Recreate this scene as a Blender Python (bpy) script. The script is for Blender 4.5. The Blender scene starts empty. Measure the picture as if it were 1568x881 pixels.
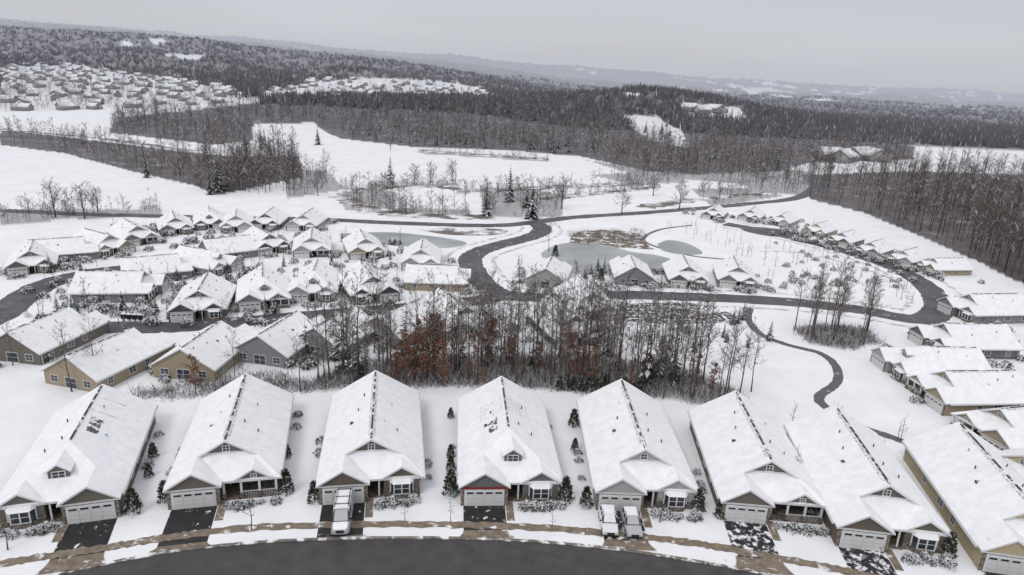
import bpy, math, random
import numpy as np
from mathutils import Vector, Matrix
random.seed(7); RNG=np.random.default_rng(11)
sc=bpy.context.scene
rad=math.radians
# ------------------------------------------------------------------ camera pose
FP=1045.0; PITCH=rad(17.45); ROLL=rad(2.5)
Fv=Vector((0,math.cos(PITCH),-math.sin(PITCH))); U0=Vector((0,math.sin(PITCH),math.cos(PITCH)))
Rv=Vector((1,0,0))*math.cos(ROLL)+U0*math.sin(ROLL); Uv=Vector((-1,0,0))*math.sin(ROLL)+U0*math.cos(ROLL)
CAMZ=50.0
cd=bpy.data.cameras.new("Camera"); cam=bpy.data.objects.new("Camera",cd); sc.collection.objects.link(cam)
m=Matrix.Identity(4)
for i in range(3):
    m[i][0]=Rv[i]; m[i][1]=Uv[i]; m[i][2]=-Fv[i]
m[2][3]=CAMZ
cam.matrix_world=m; cd.sensor_width=36; cd.lens=36*FP/1568; cd.clip_end=30000; cd.clip_start=1
sc.camera=cam
# ------------------------------------------------------------------ terrain
def ss(a,b,x):
    t=np.clip((x-a)/(b-a),0,1); return t*t*(3-2*t)
def wav(x,y):
    return (np.sin(x*.0061+1.3)*np.sin(y*.0049+.7)+.6*np.sin(x*.013+y*.009+2.1)+.4*np.sin(x*.023-y*.017+.4)+.25*np.sin(x*.041+y*.037))/2.2
def H(x,y):
    x=np.asarray(x,float); y=np.asarray(y,float)
    a=x/np.maximum(y,60)
    h=(18*ss(520,800,y)+8*ss(850,1250,y))*ss(.12,-.1,a)
    h=h+np.interp(a,[-.75,-.55,-.4,-.27,-.14,0,.2],[72,76,58,46,26,8,0])*np.exp(-((y-1800)/300)**2)
    h=h+np.interp(a,[-.75,-.6,-.4,-.21,0,.3,.5],[140,128,96,64,36,14,10])*np.exp(-((y-3000)/420)**2)
    h=h+np.interp(a,[-.75,-.21,.07,.33,.75],[235,128,96,66,48])*np.exp(-((y-4900)/700)**2)
    h=h+np.interp(a,[-.15,-.08,0,.08,.168,.26,.36,.5,.7],[0,4,10,24,37,30,15,3,0])*np.exp(-((y-950)/150)**2)
    h=h+26*np.exp(-((y-1350)/140)**2)*np.exp(-((a+.5)/.13)**2)
    h=h+18*np.exp(-((y-1250)/110)**2)*np.exp(-((a+.22)/.07)**2)
    h=h+9*ss(800,1500,y)*wav(x,y)+16*ss(2200,3500,y)*wav(x*.4+300,y*.4)
    return h
def G(px,py):
    """ground point seen along a surveyed sight line (image coordinates 1568x881)"""
    px=np.atleast_1d(np.asarray(px,float)); py=np.atleast_1d(np.asarray(py,float))
    d=np.array(Fv)[None]*FP+np.array(Rv)[None]*(px-784)[:,None]+np.array(Uv)[None]*(440.5-py)[:,None]
    d/=np.linalg.norm(d,axis=1)[:,None]
    t=np.geomspace(30,9000,1400)
    out=np.zeros((len(px),3))
    for s in range(0,len(px),1000):
        dd=d[s:s+1000]
        X=dd[:,0:1]*t; Y=dd[:,1:2]*t; Z=CAMZ+dd[:,2:3]*t
        g=Z-H(X,Y); hit=(g<0); k=np.argmax(hit,axis=1); k[~hit.any(axis=1)]=1399; k=np.maximum(k,1)
        r=np.arange(len(dd)); g0=g[r,k-1]; g1=g[r,k]
        f=np.clip(g0/(g0-g1+1e-9),0,1); tt=t[k-1]+(t[k]-t[k-1])*f
        flat=np.where(dd[:,2]<-1e-4,-CAMZ/np.minimum(dd[:,2],-1e-4),1e9)
        near=np.abs(flat*dd[:,1])<515; tt=np.where(near,flat,tt)
        P=dd*tt[:,None]; P[:,2]=H(P[:,0],P[:,1]); out[s:s+1000]=P
    return out
def g1(px,py): return Vector(G(px,py)[0])
def poly(pts): 
    a=np.array(pts,float); return G(a[:,0],a[:,1])[:,:2]
def inpoly(P,x,y):
    c=np.zeros(x.shape,bool); n=len(P); j=n-1
    for i in range(n):
        xi,yi=P[i]; xj,yj=P[j]
        with np.errstate(divide='ignore',invalid='ignore'):
            c^=((yi>y)!=(yj>y))&(x<(xj-xi)*(y-yi)/(yj-yi+1e-12)+xi)
        j=i
    return c
def pxin(pts,n):
    a=np.array(pts,float); o=[]
    mn=a.min(0); mx=a.max(0)
    while len(o)<n:
        q=RNG.uniform(mn,mx,(n*3,2)); k=inpoly(a,q[:,0],q[:,1]); o.extend(q[k].tolist())
    return np.array(o[:n])
# ------------------------------------------------------------------ materials
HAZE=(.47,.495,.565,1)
def M(name,col,rough=.85,var=None,scale=2.0,detail=3,bump=0.,bscale=8,haze=False,snow=None,sscale=1.2,spec=.2,stretch=None,metal=0,wav=None,lohi=(.35,.65)):
    mt=bpy.data.materials.new(name); mt.use_nodes=True; N=mt.node_tree.nodes; L=mt.node_tree.links
    b=N["Principled BSDF"]; b.inputs["Roughness"].default_value=rough; b.inputs["Specular IOR Level"].default_value=spec; b.inputs["Metallic"].default_value=metal
    geo=N.new("ShaderNodeNewGeometry"); pos=geo.outputs["Position"]
    if stretch:
        mp=N.new("ShaderNodeMapping"); mp.inputs["Scale"].default_value=stretch; L.new(pos,mp.inputs[0]); pos2=mp.outputs[0]
    else: pos2=pos
    def mix(f,c1,c2):
        x=N.new("ShaderNodeMix"); x.data_type='RGBA'
        if isinstance(f,float): x.inputs[0].default_value=f
        else: L.new(f,x.inputs[0])
        for i,c in ((6,c1),(7,c2)):
            if isinstance(c,tuple): x.inputs[i].default_value=c
            else: L.new(c,x.inputs[i])
        return x.outputs[2]
    def nz(sc_,det,lo,hi,v=pos2):
        n=N.new("ShaderNodeTexNoise"); n.inputs["Scale"].default_value=sc_; n.inputs["Detail"].default_value=det; n.inputs["Roughness"].default_value=.6
        L.new(v,n.inputs["Vector"]); r=N.new("ShaderNodeMapRange"); r.inputs[1].default_value=lo; r.inputs[2].default_value=hi; L.new(n.outputs[0],r.inputs[0]); return r.outputs[0]
    c=tuple(col)+(1,)
    if var: c=mix(nz(scale,detail,lohi[0],lohi[1]),c,tuple(var)+(1,))
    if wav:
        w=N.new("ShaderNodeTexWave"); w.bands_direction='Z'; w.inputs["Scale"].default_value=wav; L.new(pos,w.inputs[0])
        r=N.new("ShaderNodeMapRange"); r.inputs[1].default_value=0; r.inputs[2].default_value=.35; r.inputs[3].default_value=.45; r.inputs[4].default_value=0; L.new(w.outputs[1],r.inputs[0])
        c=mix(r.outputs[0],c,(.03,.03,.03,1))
    if snow: c=mix(nz(sscale,5,snow[0],snow[1],pos),c,(.82,.83,.86,1))
    if haze:  # aerial haze painted into the base colour, growing with distance from world origin
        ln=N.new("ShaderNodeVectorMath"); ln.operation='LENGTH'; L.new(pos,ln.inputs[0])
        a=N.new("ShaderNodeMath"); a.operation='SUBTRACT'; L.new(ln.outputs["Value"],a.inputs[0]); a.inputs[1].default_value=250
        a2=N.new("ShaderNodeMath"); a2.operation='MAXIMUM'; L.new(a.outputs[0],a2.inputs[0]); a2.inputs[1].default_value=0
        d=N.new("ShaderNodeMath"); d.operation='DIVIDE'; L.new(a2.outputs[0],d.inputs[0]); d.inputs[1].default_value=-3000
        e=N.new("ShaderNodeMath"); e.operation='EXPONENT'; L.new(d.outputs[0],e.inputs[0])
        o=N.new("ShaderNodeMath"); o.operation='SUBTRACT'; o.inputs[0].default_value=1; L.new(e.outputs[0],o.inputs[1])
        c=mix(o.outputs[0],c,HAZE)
    if isinstance(c,tuple): b.inputs["Base Color"].default_value=c
    else: L.new(c,b.inputs["Base Color"])
    if bump:
        n=N.new("ShaderNodeTexNoise"); n.inputs["Scale"].default_value=bscale; n.inputs["Detail"].default_value=4; L.new(pos,n.inputs["Vector"])
        bp=N.new("ShaderNodeBump"); bp.inputs["Strength"].default_value=bump; bp.inputs["Distance"].default_value=.3; L.new(n.outputs[0],bp.inputs["Height"]); L.new(bp.outputs[0],b.inputs["Normal"])
    return mt
SNOW=M("snow",(.86,.87,.895),.7,var=(.78,.795,.83),scale=.35,bump=.25,bscale=1.1)
ROOFSNOW=M("roof_snow",(.87,.875,.895),.7,var=(.78,.79,.82),scale=.9,bump=.18,bscale=1.6,stretch=(1,1,.5))
FASC=M("white_trim",(.62,.63,.64),.6)
VENT=M("ridge_shingle",(.06,.06,.065),.9,snow=(.50,.60),sscale=.9)
SHING=M("exposed_shingle",(.30,.30,.31),.9,snow=(.36,.56),sscale=3.2)
SHINGD=M("melted_patch",(.09,.09,.095),.9,snow=(.44,.56),sscale=1.6)
GLASS=M("window_glass",(.03,.035,.045),.12,spec=.6)
SID={ 'taupe':M("siding_taupe",(.165,.148,.128),.8,wav=2.6),'brown':M("siding_brown",(.145,.12,.098),.8,wav=2.6),'slate':M("siding_slate",(.155,.155,.158),.8,wav=2.6),'grey':M("siding_grey",(.24,.245,.255),.8,wav=2.6),
 'tan':M("siding_tan",(.36,.30,.215),.8,wav=2.6),'light':M("siding_light",(.40,.40,.40),.8,wav=2.6),'dark':M("siding_dark",(.10,.105,.115),.8,wav=2.6),'cream':M("siding_cream",(.48,.40,.26),.8,wav=2.6)}
STONE=M("stone_veneer",(.25,.21,.175),.9,var=(.10,.085,.075),scale=3.5,detail=2,lohi=(.42,.55))
DOORW=M("garage_door_paint",(.60,.60,.60),.55)
DOORB=M("front_door_paint",(.06,.04,.035),.4)
RED=M("red_trim",(.25,.03,.03),.6)
ASPH=M("asphalt",(.045,.043,.046),.6,var=(.075,.07,.07),scale=.5,spec=.35,lohi=(.3,.7))
ASPHD=M("driveway_asphalt",(.016,.016,.018),.5,var=(.028,.027,.028),scale=1.2,spec=.4,snow=(.62,.68),sscale=.9)
ASPHP=M("driveway_patchy",(.02,.02,.023),.5,spec=.4,snow=(.50,.58),sscale=1.1)
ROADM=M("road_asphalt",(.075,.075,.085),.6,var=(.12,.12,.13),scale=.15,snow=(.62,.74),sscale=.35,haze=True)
CONC=M("wet_concrete",(.26,.21,.16),.7,var=(.16,.13,.10),scale=1.2,snow=(.57,.68),sscale=.7)
GUT=M("gutter_concrete",(.22,.20,.175),.7,var=(.13,.115,.10),scale=1.5,snow=(.50,.60),sscale=.7)
WALK=M("path_asphalt",(.12,.12,.13),.7,snow=(.58,.7),sscale=.5)
SWALK=M("snowy_sidewalk",(.45,.45,.46),.8,var=(.6,.6,.62),scale=.4,snow=(.45,.6),sscale=.4)
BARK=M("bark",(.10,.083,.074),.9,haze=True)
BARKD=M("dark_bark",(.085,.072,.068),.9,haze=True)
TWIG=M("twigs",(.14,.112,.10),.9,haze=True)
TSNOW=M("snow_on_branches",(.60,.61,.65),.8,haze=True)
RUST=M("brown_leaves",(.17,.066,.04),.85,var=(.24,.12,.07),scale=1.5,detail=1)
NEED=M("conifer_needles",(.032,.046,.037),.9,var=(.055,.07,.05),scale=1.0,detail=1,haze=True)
HEDGE=M("evergreen_foliage",(.03,.045,.03),.9,var=(.07,.075,.05),scale=4,detail=1)
ICE=M("pond_ice",(.27,.285,.30),.45,var=(.40,.415,.43),scale=.07,spec=.3)
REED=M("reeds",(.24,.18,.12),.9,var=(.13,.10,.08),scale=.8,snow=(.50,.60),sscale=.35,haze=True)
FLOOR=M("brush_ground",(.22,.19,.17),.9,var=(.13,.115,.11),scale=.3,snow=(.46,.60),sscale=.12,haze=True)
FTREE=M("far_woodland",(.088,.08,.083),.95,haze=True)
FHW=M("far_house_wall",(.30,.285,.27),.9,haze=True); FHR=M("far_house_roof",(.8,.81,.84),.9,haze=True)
TYRE=M("tyre",(.02,.02,.02),.8); CARW=M("car_paint_white",(.72,.72,.73),.25,spec=.5); CARS=M("car_paint_silver",(.42,.43,.45),.3,spec=.5)
LAMPG=M("lamp_glass",(.6,.6,.58),.2,spec=.5); BLK=M("black_plastic",(.03,.03,.03),.5); REDL=M("tail_lamp",(.4,.02,.02),.3)
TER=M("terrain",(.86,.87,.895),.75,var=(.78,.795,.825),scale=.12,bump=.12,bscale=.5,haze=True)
def ter_nodes():
    N=TER.node_tree.nodes; L=TER.node_tree.links
    mixes=[n for n in N if n.bl_idname=="ShaderNodeMix"]; hz=mixes[-1]; src=hz.inputs[6].links[0].from_socket
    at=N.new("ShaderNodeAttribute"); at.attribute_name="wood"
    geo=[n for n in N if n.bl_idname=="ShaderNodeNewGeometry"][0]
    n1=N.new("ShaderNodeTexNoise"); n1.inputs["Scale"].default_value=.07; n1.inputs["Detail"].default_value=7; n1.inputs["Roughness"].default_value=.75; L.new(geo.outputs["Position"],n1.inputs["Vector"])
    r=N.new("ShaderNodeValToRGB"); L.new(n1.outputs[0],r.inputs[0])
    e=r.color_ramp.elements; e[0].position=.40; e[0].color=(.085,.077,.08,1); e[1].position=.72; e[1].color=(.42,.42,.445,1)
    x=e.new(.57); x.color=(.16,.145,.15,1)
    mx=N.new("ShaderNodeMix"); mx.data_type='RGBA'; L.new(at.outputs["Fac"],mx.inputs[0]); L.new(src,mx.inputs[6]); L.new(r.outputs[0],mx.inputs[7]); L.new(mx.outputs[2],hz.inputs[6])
    n2=N.new("ShaderNodeTexNoise"); n2.inputs["Scale"].default_value=1.6; n2.inputs["Detail"].default_value=6; n2.inputs["Roughness"].default_value=.7; L.new(geo.outputs["Position"],n2.inputs["Vector"])
    m2=N.new("ShaderNodeMapRange"); m2.inputs[1].default_value=.61; m2.inputs[2].default_value=.74; m2.inputs[4].default_value=.6; L.new(n2.outputs[0],m2.inputs[0])
    g=N.new("ShaderNodeMix"); g.data_type='RGBA'; L.new(m2.outputs[0],g.inputs[0]); L.new(src,g.inputs[6]); g.inputs[7].default_value=(.38,.34,.27,1); L.new(g.outputs[2],mx.inputs[6])
ter_nodes()
# ------------------------------------------------------------------ mesh helpers
class MB:
    def __init__(s): s.v=[]; s.f=[]; s.m=[]
    def add(s,vs,fs,mi=0):
        o=len(s.v); s.v.extend([tuple(v) for v in vs]); s.f.extend([tuple(i+o for i in f) for f in fs]); s.m.extend([mi]*len(fs))
    def box(s,x0,x1,y0,y1,z0,z1,mi=0):
        s.add([(x0,y0,z0),(x1,y0,z0),(x1,y1,z0),(x0,y1,z0),(x0,y0,z1),(x1,y0,z1),(x1,y1,z1),(x0,y1,z1)],
              [(3,2,1,0),(4,5,6,7),(0,1,5,4),(1,2,6,5),(2,3,7,6),(3,0,4,7)],mi)
    def slab(s,top,t,mi=0,ms=1):
        n=len(top); s.add(list(top)+[(x,y,z-t) for x,y,z in top],[tuple(range(n))],mi)
        o=len(s.v)-2*n
        for i in range(n):
            j=(i+1)%n; s.f.append((o+i,o+j,o+n+j,o+n+i)); s.m.append(ms)
        s.f.append(tuple(o+n+i for i in reversed(range(n)))); s.m.append(ms)
    def prism(s,prof,y0,y1,mi=0):
        n=len(prof); s.add([(x,y0,z) for x,z in prof]+[(x,y1,z) for x,z in prof],[tuple(range(n)),tuple(reversed(range(n,2*n)))]+[((i+1)%n,i,i+n,(i+1)%n+n) for i in range(n)],mi)
    def cyl(s,c,r0,r1,h,n=8,mi=0,axis='z'):
        vs=[]
        for k,(r,z) in enumerate(((r0,0),(r1,h))):
            for i in range(n):
                a=2*math.pi*i/n
                if axis=='z': vs.append((c[0]+r*math.cos(a),c[1]+r*math.sin(a),c[2]+z))
                else: vs.append((c[0]+z,c[1]+r*math.cos(a),c[2]+r*math.sin(a)))
        s.add(vs,[(i,(i+1)%n,n+(i+1)%n,n+i) for i in range(n)]+[tuple(reversed(range(n))),tuple(range(n,2*n))],mi)
    def tube(s,pts,rs,n=4,mi=0):
        vs=[]
        for p,r in zip(pts,rs):
            for i in range(n):
                a=2*math.pi*i/n; vs.append((p[0]+r*math.cos(a),p[1]+r*math.sin(a),p[2]))
        fs=[]
        for k in range(len(pts)-1):
            for i in range(n): fs.append((k*n+i,k*n+(i+1)%n,(k+1)*n+(i+1)%n,(k+1)*n+i))
        s.add(vs,fs,mi)
    def blade(s,p,q,w,mi=0):
        d=Vector(q)-Vector(p); a=Vector((random.uniform(-1,1),random.uniform(-1,1),random.uniform(-.3,.3)))
        c=d.cross(a); 
        if c.length<1e-6: c=Vector((1,0,0))
        c=c.normalized()*w; P=Vector(p)
        s.add([P-c,P+c,Vector(q)],[(0,1,2)],mi)
    def mesh(s,name,mats,smooth=False):
        me=bpy.data.meshes.new(name); me.from_pydata(s.v,[],s.f); 
        for mt in mats: me.materials.append(mt)
        me.polygons.foreach_set("material_index",s.m)
        if smooth: me.polygons.foreach_set("use_smooth",[True]*len(s.f))
        me.update(); return me
    def tris(s):
        T=[];Mi=[]
        for f,mi in zip(s.f,s.m):
            for k in range(1,len(f)-1): T.append((f[0],f[k],f[k+1])); Mi.append(mi)
        return np.array(s.v,float),np.array(T,int),np.array(Mi,int)
def npmesh(name,V,T,Mi,mats):
    me=bpy.data.meshes.new(name); k=T.shape[1]
    me.vertices.add(len(V)); me.vertices.foreach_set("co",np.ascontiguousarray(V,np.float32).ravel())
    me.loops.add(T.size); me.loops.foreach_set("vertex_index",np.ascontiguousarray(T,np.int32).ravel())
    me.polygons.add(len(T)); me.polygons.foreach_set("loop_start",np.arange(0,T.size,k,dtype=np.int32))
    for mt in mats: me.materials.append(mt)
    me.polygons.foreach_set("material_index",np.asarray(Mi,np.int32)); me.update(calc_edges=True); return me
def put(name,me,loc=(0,0,0),rz=0,s=1,parent=None):
    o=bpy.data.objects.new(name,me); sc.collection.objects.link(o)
    o.location=loc; o.rotation_euler=(0,0,rz); o.scale=(s,s,s) if not isinstance(s,tuple) else s
    if parent: o.parent=parent
    return o
def scatter(name,temps,P,S,mats,rot=None):
    P=np.asarray(P); S=np.asarray(S); n=len(P); ch=RNG.integers(0,len(temps),n); VV=[];TT=[];MM=[];off=0
    for k,(v,t,mi) in enumerate(temps):
        idx=np.where(ch==k)[0]
        if not len(idx): continue
        a=RNG.uniform(0,6.283,len(idx)); c=np.cos(a)[:,None]; s_=np.sin(a)[:,None]; sc_=S[idx][:,None]; w=RNG.uniform(.8,1.25,(len(idx),1))
        X=(v[None,:,0]*c-v[None,:,1]*s_)*sc_*w+P[idx,0:1]; Y=(v[None,:,0]*s_+v[None,:,1]*c)*sc_*w+P[idx,1:2]; Z=v[None,:,2]*sc_+P[idx,2:3]
        VV.append(np.stack([X,Y,Z],-1).reshape(-1,3)); nv=len(v)
        TT.append((t[None]+(np.arange(len(idx))*nv)[:,None,None]+off).reshape(-1,3)); MM.append(np.tile(mi,len(idx))); off+=nv*len(idx)
    return put(name,npmesh(name,np.concatenate(VV),np.concatenate(TT),np.concatenate(MM),mats))
# ------------------------------------------------------------------ plants
def rdir(el): 
    a=random.uniform(0,6.283); return Vector((math.cos(a)*math.cos(el),math.sin(a)*math.cos(el),math.sin(el)))
def bare(h,r,nl,nt,nst,start=.3,spread=.3,tw=.03,leaf=0,snowf=.15,side=5):
    b=MB(); n=7; pts=[];x=y=0
    for i in range(n):
        t=i/(n-1); pts.append(Vector((x,y,h*t))); x+=random.uniform(-.03,.03)*h*.4; y+=random.uniform(-.03,.03)*h*.4
    b.tube(pts,[r*(1-.85*i/(n-1))*(1.3 if i==0 else 1) for i in range(n)],side,0)
    for k in range(nl):
        t=start+(1-start)*((k+random.random())/nl); i=min(int(t*(n-1)),n-2); f=t*(n-1)-i; p=pts[i].lerp(pts[i+1],f)
        L=h*spread*(1.15-.75*t)*random.uniform(.6,1.2); d=rdir(random.uniform(.35,1.0)); up=Vector((0,0,1))
        q=p+d*L*.5; e=q+(d+up*.5).normalized()*L*.55; rr=r*(1-.85*t)*.45+.015
        b.tube([p,q,e],[rr,rr*.6,rr*.2],3,0)
        if random.random()<snowf*2: b.blade(p+Vector((0,0,rr)),e+Vector((0,0,rr)),rr*.9,2)
        for j in range(nt):
            u=random.uniform(.25,1); s0=p.lerp(q,u*2) if u<.5 else q.lerp(e,u*2-1)
            dd=(d*.6+rdir(random.uniform(-.1,1.1))).normalized(); l2=L*random.uniform(.25,.5); e2=s0+dd*l2
            b.blade(s0,e2,tw*1.4,2 if random.random()<snowf else 1)
            for w in range(nst):
                s1=s0.lerp(e2,random.uniform(.3,.95)); d3=(dd*.5+rdir(random.uniform(-.2,1.2))).normalized(); b.blade(s1,s1+d3*l2*.55,tw,2 if random.random()<snowf else 1)
            for w in range(leaf):
                c=s0.lerp(e2,random.uniform(.2,1.1))+rdir(random.uniform(-1,1))*.25; b.blade(c,c+rdir(random.uniform(-1.2,.6))*.32,.12,3)
    return b
def spruce(h,w,snow=.5,layers=15,nb=13):
    b=MB(); b.tube([(0,0,0),(0,0,h)],[h*.015+.03,.02],4,0)
    for k in range(layers):
        t=k/(layers-1); z=h*(.06+.92*t); R=w*(1-t)**.85+.08
        for j in range(max(5,int(nb*(1-t*.5)))):
            a=random.uniform(0,6.283); R2=R*random.uniform(.65,1.12); c=math.cos(a); s_=math.sin(a); z2=z+random.uniform(-.3,.3)*h/layers
            hw=R2*random.uniform(.22,.34); dr=R2*random.uniform(.2,.45)
            m1=(c*R2*.55,s_*R2*.55,z2-dr*.35)
            b.add([(0,0,z2+.12*h/layers),(m1[0]-s_*hw,m1[1]+c*hw,m1[2]-.12),(c*R2,s_*R2,z2-dr),(m1[0]+s_*hw,m1[1]-c*hw,m1[2]-.12)],[(0,1,2),(0,2,3)],1)
            if random.random()<snow:
                q=.62; b.add([(c*R2*.3,s_*R2*.3,z2+.05),(m1[0]-s_*hw*q,m1[1]+c*hw*q,m1[2]+.06),(c*R2*.93,s_*R2*.93,z2-dr+.08),(m1[0]+s_*hw*q,m1[1]-c*hw*q,m1[2]+.06)],[(0,1,2),(0,2,3)],2)
    return b
def leafy(h,w,n,cone=True,snow=.15,ls=.22):
    b=MB(); b.tube([(0,0,0),(0,0,h*.5)],[.08,.04],4,0)
    for i in range(n):
        t=random.random()**.9
        R=w*((1-t)**.7*.95+.08) if cone else w*math.sqrt(max(0,1-t*t))
        R*=random.uniform(.7,1.08)*(1+.15*math.sin(t*23)); a=random.uniform(0,6.283)
        p=Vector((R*math.cos(a),R*math.sin(a),.06+t*h)); d=Vector((math.cos(a)*.5,math.sin(a)*.5,.8))+rdir(random.uniform(-1,1))*.7
        sn=random.random()<(snow if cone else snow*(.4+1.2*t))
        b.blade(p,p+d.normalized()*ls*random.uniform(.8,1.8),ls*.55,2 if sn else 1)
    return b
TM=[BARK,TWIG,TSNOW,RUST]
BARE=[bare(h,.14,18,7,4,start=.33,spread=.25,tw=.026,snowf=.13).mesh("bare_tree",TM) for h in (14,15.5,13,16,14.5)]
WIDE=[bare(h,.28,24,8,5,start=.15,spread=.5,tw=.04,snowf=.2).mesh("wide_tree",TM) for h in (11,12)]
OAK=[bare(h,.14,18,6,2,start=.1,spread=.26,tw=.028,leaf=lf).mesh("oak_tree",TM) for h,lf in ((9.5,6),(7.5,5),(11,3),(10,4))]
SM=[BARK,NEED,TSNOW]
SPR=[spruce(10,2.5,.42).mesh("spruce",SM),spruce(10,2.1,.5).mesh("spruce",SM)]
SPW=[spruce(10,2.5,.95).mesh("spruce_snowy",SM)]
PINE=[spruce(10,2.6,.5,9,8).mesh("pine",SM)]
ARB=[leafy(2.6,.75,520,True,.10).mesh("arborvitae",[BARK,HEDGE,TSNOW]) for _ in range(3)]
SHR=[leafy(.8,.7,150,False,.5,.2).mesh("shrub",[BARK,HEDGE,SNOW]) for _ in range(3)]
SAP=[bare(3.4,.05,9,3,2,start=.3,spread=.3,tw=.02,snowf=.1).mesh("sapling",TM) for _ in range(2)]
def scat1(name,meshes,pts,h0,h1,base):
    a=np.array(pts,float); P=G(a[:,0],a[:,1])
    for p in P:
        put(name,random.choice(meshes),tuple(p),random.uniform(0,6.28),random.uniform(h0,h1)/base)
# ------------------------------------------------------------------ terrain mesh
W1=[(165,203),(175,180),(390,158),(500,149),(780,152),(900,150),(1000,165),(1100,185),(1250,205),(1400,225),(1400,244),(1240,250),(1190,262),(1060,268),(990,262),(890,240),(800,232),(640,226),(520,212),(480,188),(388,190),(386,215),(330,222)]
W1B=[(900,246),(1060,268),(1200,258),(1245,262),(1235,300),(1190,296),(1120,280),(1050,275),(960,264)]
W2=[(0,198),(150,216),(330,238),(460,240),(462,272),(330,300),(300,285),(200,262),(100,235),(0,222)]
W4=[(1235,268),(1400,262),(1568,268),(1800,290),(1800,490),(1568,436),(1500,402),(1400,358),(1320,325),(1240,305)]
CLUMPS=[[(515,296),(560,288),(610,296),(600,328),(530,322)],[(590,318),(720,322),(720,333),(590,331)],[(735,292),(800,286),(865,300),(860,332),(740,332)],[(440,258),(500,262),(530,290),(440,304)],[(1060,290),(1160,288),(1200,300),(1090,318)],[(905,268),(1010,262),(1060,280),(960,282)]]
LINES=[[(560,284),(700,281),(705,285),(560,289)],[(700,290),(1000,278),(1000,284),(700,296)],[(640,229),(840,242),(838,248),(640,235)],[(830,303),(1010,283),(1010,288),(830,308)]]
W5=[(0,322),(100,320),(210,322),(240,312),(250,330),(100,336),(0,345)]
GROVE=[(455,598),(500,575),(560,555),(700,545),(900,545),(1030,560),(1130,600),(1140,628),(980,607),(860,597),(700,590),(560,598)]
CL=[(1215,505),(1260,498),(1330,505),(1345,525),(1300,535),(1240,525)]
TOWN1=[(0,104),(100,99),(180,112),(300,128),(375,143),(340,158),(200,166),(0,172)]
TOWN2=[(400,140),(480,124),(600,121),(700,127),(778,150),(600,150),(400,149)]
FLD=[(950,178),(1005,178),(1045,200),(1055,228),(1000,215)]
FLD2=[(1040,160),(1130,165),(1150,185),(1060,180)]
FLD3=[(1115,136),(1180,134),(1215,142),(1150,146)]
FLD4=[(245,86),(300,84),(350,92),(300,96)]
PW=[poly(p) for p in (W1,W2,W4)]; PS=[poly(p) for p in [W5,GROVE,CL,W1B]+CLUMPS+LINES]; PF=[poly(p) for p in (TOWN1,TOWN2,FLD,FLD2,FLD3,FLD4)]
def woodmask(x,y):
    w=np.zeros(x.shape); a=x/np.maximum(y,60)
    for P in PW: w=np.maximum(w,inpoly(P,x,y)*1.0)
    for P in PS: w=np.maximum(w,inpoly(P,x,y)*.6)
    far=ss(640,680,y+np.where(a<-.02,-60,0)); n=wav(x*1.7+900,y*1.3)+.5*wav(x*4.1,y*3.7)
    lim=np.where((a>.25)&(y>1100),.45,.85)
    w=np.maximum(w,far*(n<lim))
    for P in PF: w=np.where(inpoly(P,x,y),.12,w)
    return w
az=np.concatenate([np.arange(-180,-50,6),np.arange(-50,50,.16),np.arange(50,180,6)]); az=np.radians(az)
rr=np.concatenate([[1.],np.geomspace(25,14000,430)])
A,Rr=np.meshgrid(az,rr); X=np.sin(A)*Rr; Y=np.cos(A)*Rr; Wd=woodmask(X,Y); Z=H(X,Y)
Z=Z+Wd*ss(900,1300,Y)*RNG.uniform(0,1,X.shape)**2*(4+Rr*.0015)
nr,na=X.shape
idx=np.arange(nr*na).reshape(nr,na); nx=np.roll(idx,-1,axis=1)
Q=np.stack([idx[:-1],nx[:-1],nx[1:],idx[1:]],-1).reshape(-1,4)[:,::-1]
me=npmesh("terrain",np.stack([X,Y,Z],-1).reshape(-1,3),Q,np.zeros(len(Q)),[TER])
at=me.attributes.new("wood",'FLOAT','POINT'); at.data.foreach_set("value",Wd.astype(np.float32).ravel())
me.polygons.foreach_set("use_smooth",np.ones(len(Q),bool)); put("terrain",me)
# ------------------------------------------------------------------ woods
def low(h,nl,nt,sn,tw=.08,r=.16,st=.3,sp=.26):
    b=MB(); b.tube([(0,0,0),(random.uniform(-.3,.3),random.uniform(-.3,.3),h)],[r,.03],3,0)
    for k in range(nl):
        t=st+(1-st)*random.random(); p=Vector((0,0,h*t)); d=rdir(random.uniform(.3,1.1)); e=p+d*h*sp*(1.2-.8*t); b.blade(p,e,tw,2 if random.random()<sn else 0)
        for j in range(nt):
            s0=p.lerp(e,random.uniform(.3,1)); b.blade(s0,s0+(d+rdir(random.uniform(0,1.2))).normalized()*h*.13,tw*.8,2 if random.random()<sn else 1)
    return b.tris()
WM=[BARKD,TWIG,TSNOW]
def wood(name,P,n,h0,h1,temps):
    q=pxin(P,n); g=G(q[:,0],q[:,1]); k=(g[:,1]<1200); 
    for F_ in PF: k&=~inpoly(F_,g[:,0],g[:,1])
    g=g[k]; return scatter(name,temps,g,h0/10+(h1-h0)/10*RNG.uniform(0,1,len(g))**1.6,WM)
near_t=[low(10,18,4,.10,.04,.085,.3,.2) for _ in range(5)]
mid_t=[low(10,13,4,s_,.085,.10,.2,.32) for s_ in (.08,.1,.12,.15,.2,.45)]
shb_t=[low(10,12,4,.2,.16,.12,.05,.6) for _ in range(4)]
wood("woodland",W4,950,13,21,near_t)
wood("woodland",W1,4000,7,15,mid_t)
wood("woodland",W1B,190,5,12,mid_t)
wood("woodland",W2,360,6,12,mid_t)
wood("woodland",[(300,235),(455,240),(462,272),(450,296),(330,300)],130,8,15,mid_t)
wood("woodland",[(385,225),(450,220),(465,290),(350,300)],70,10,17,mid_t)
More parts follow.
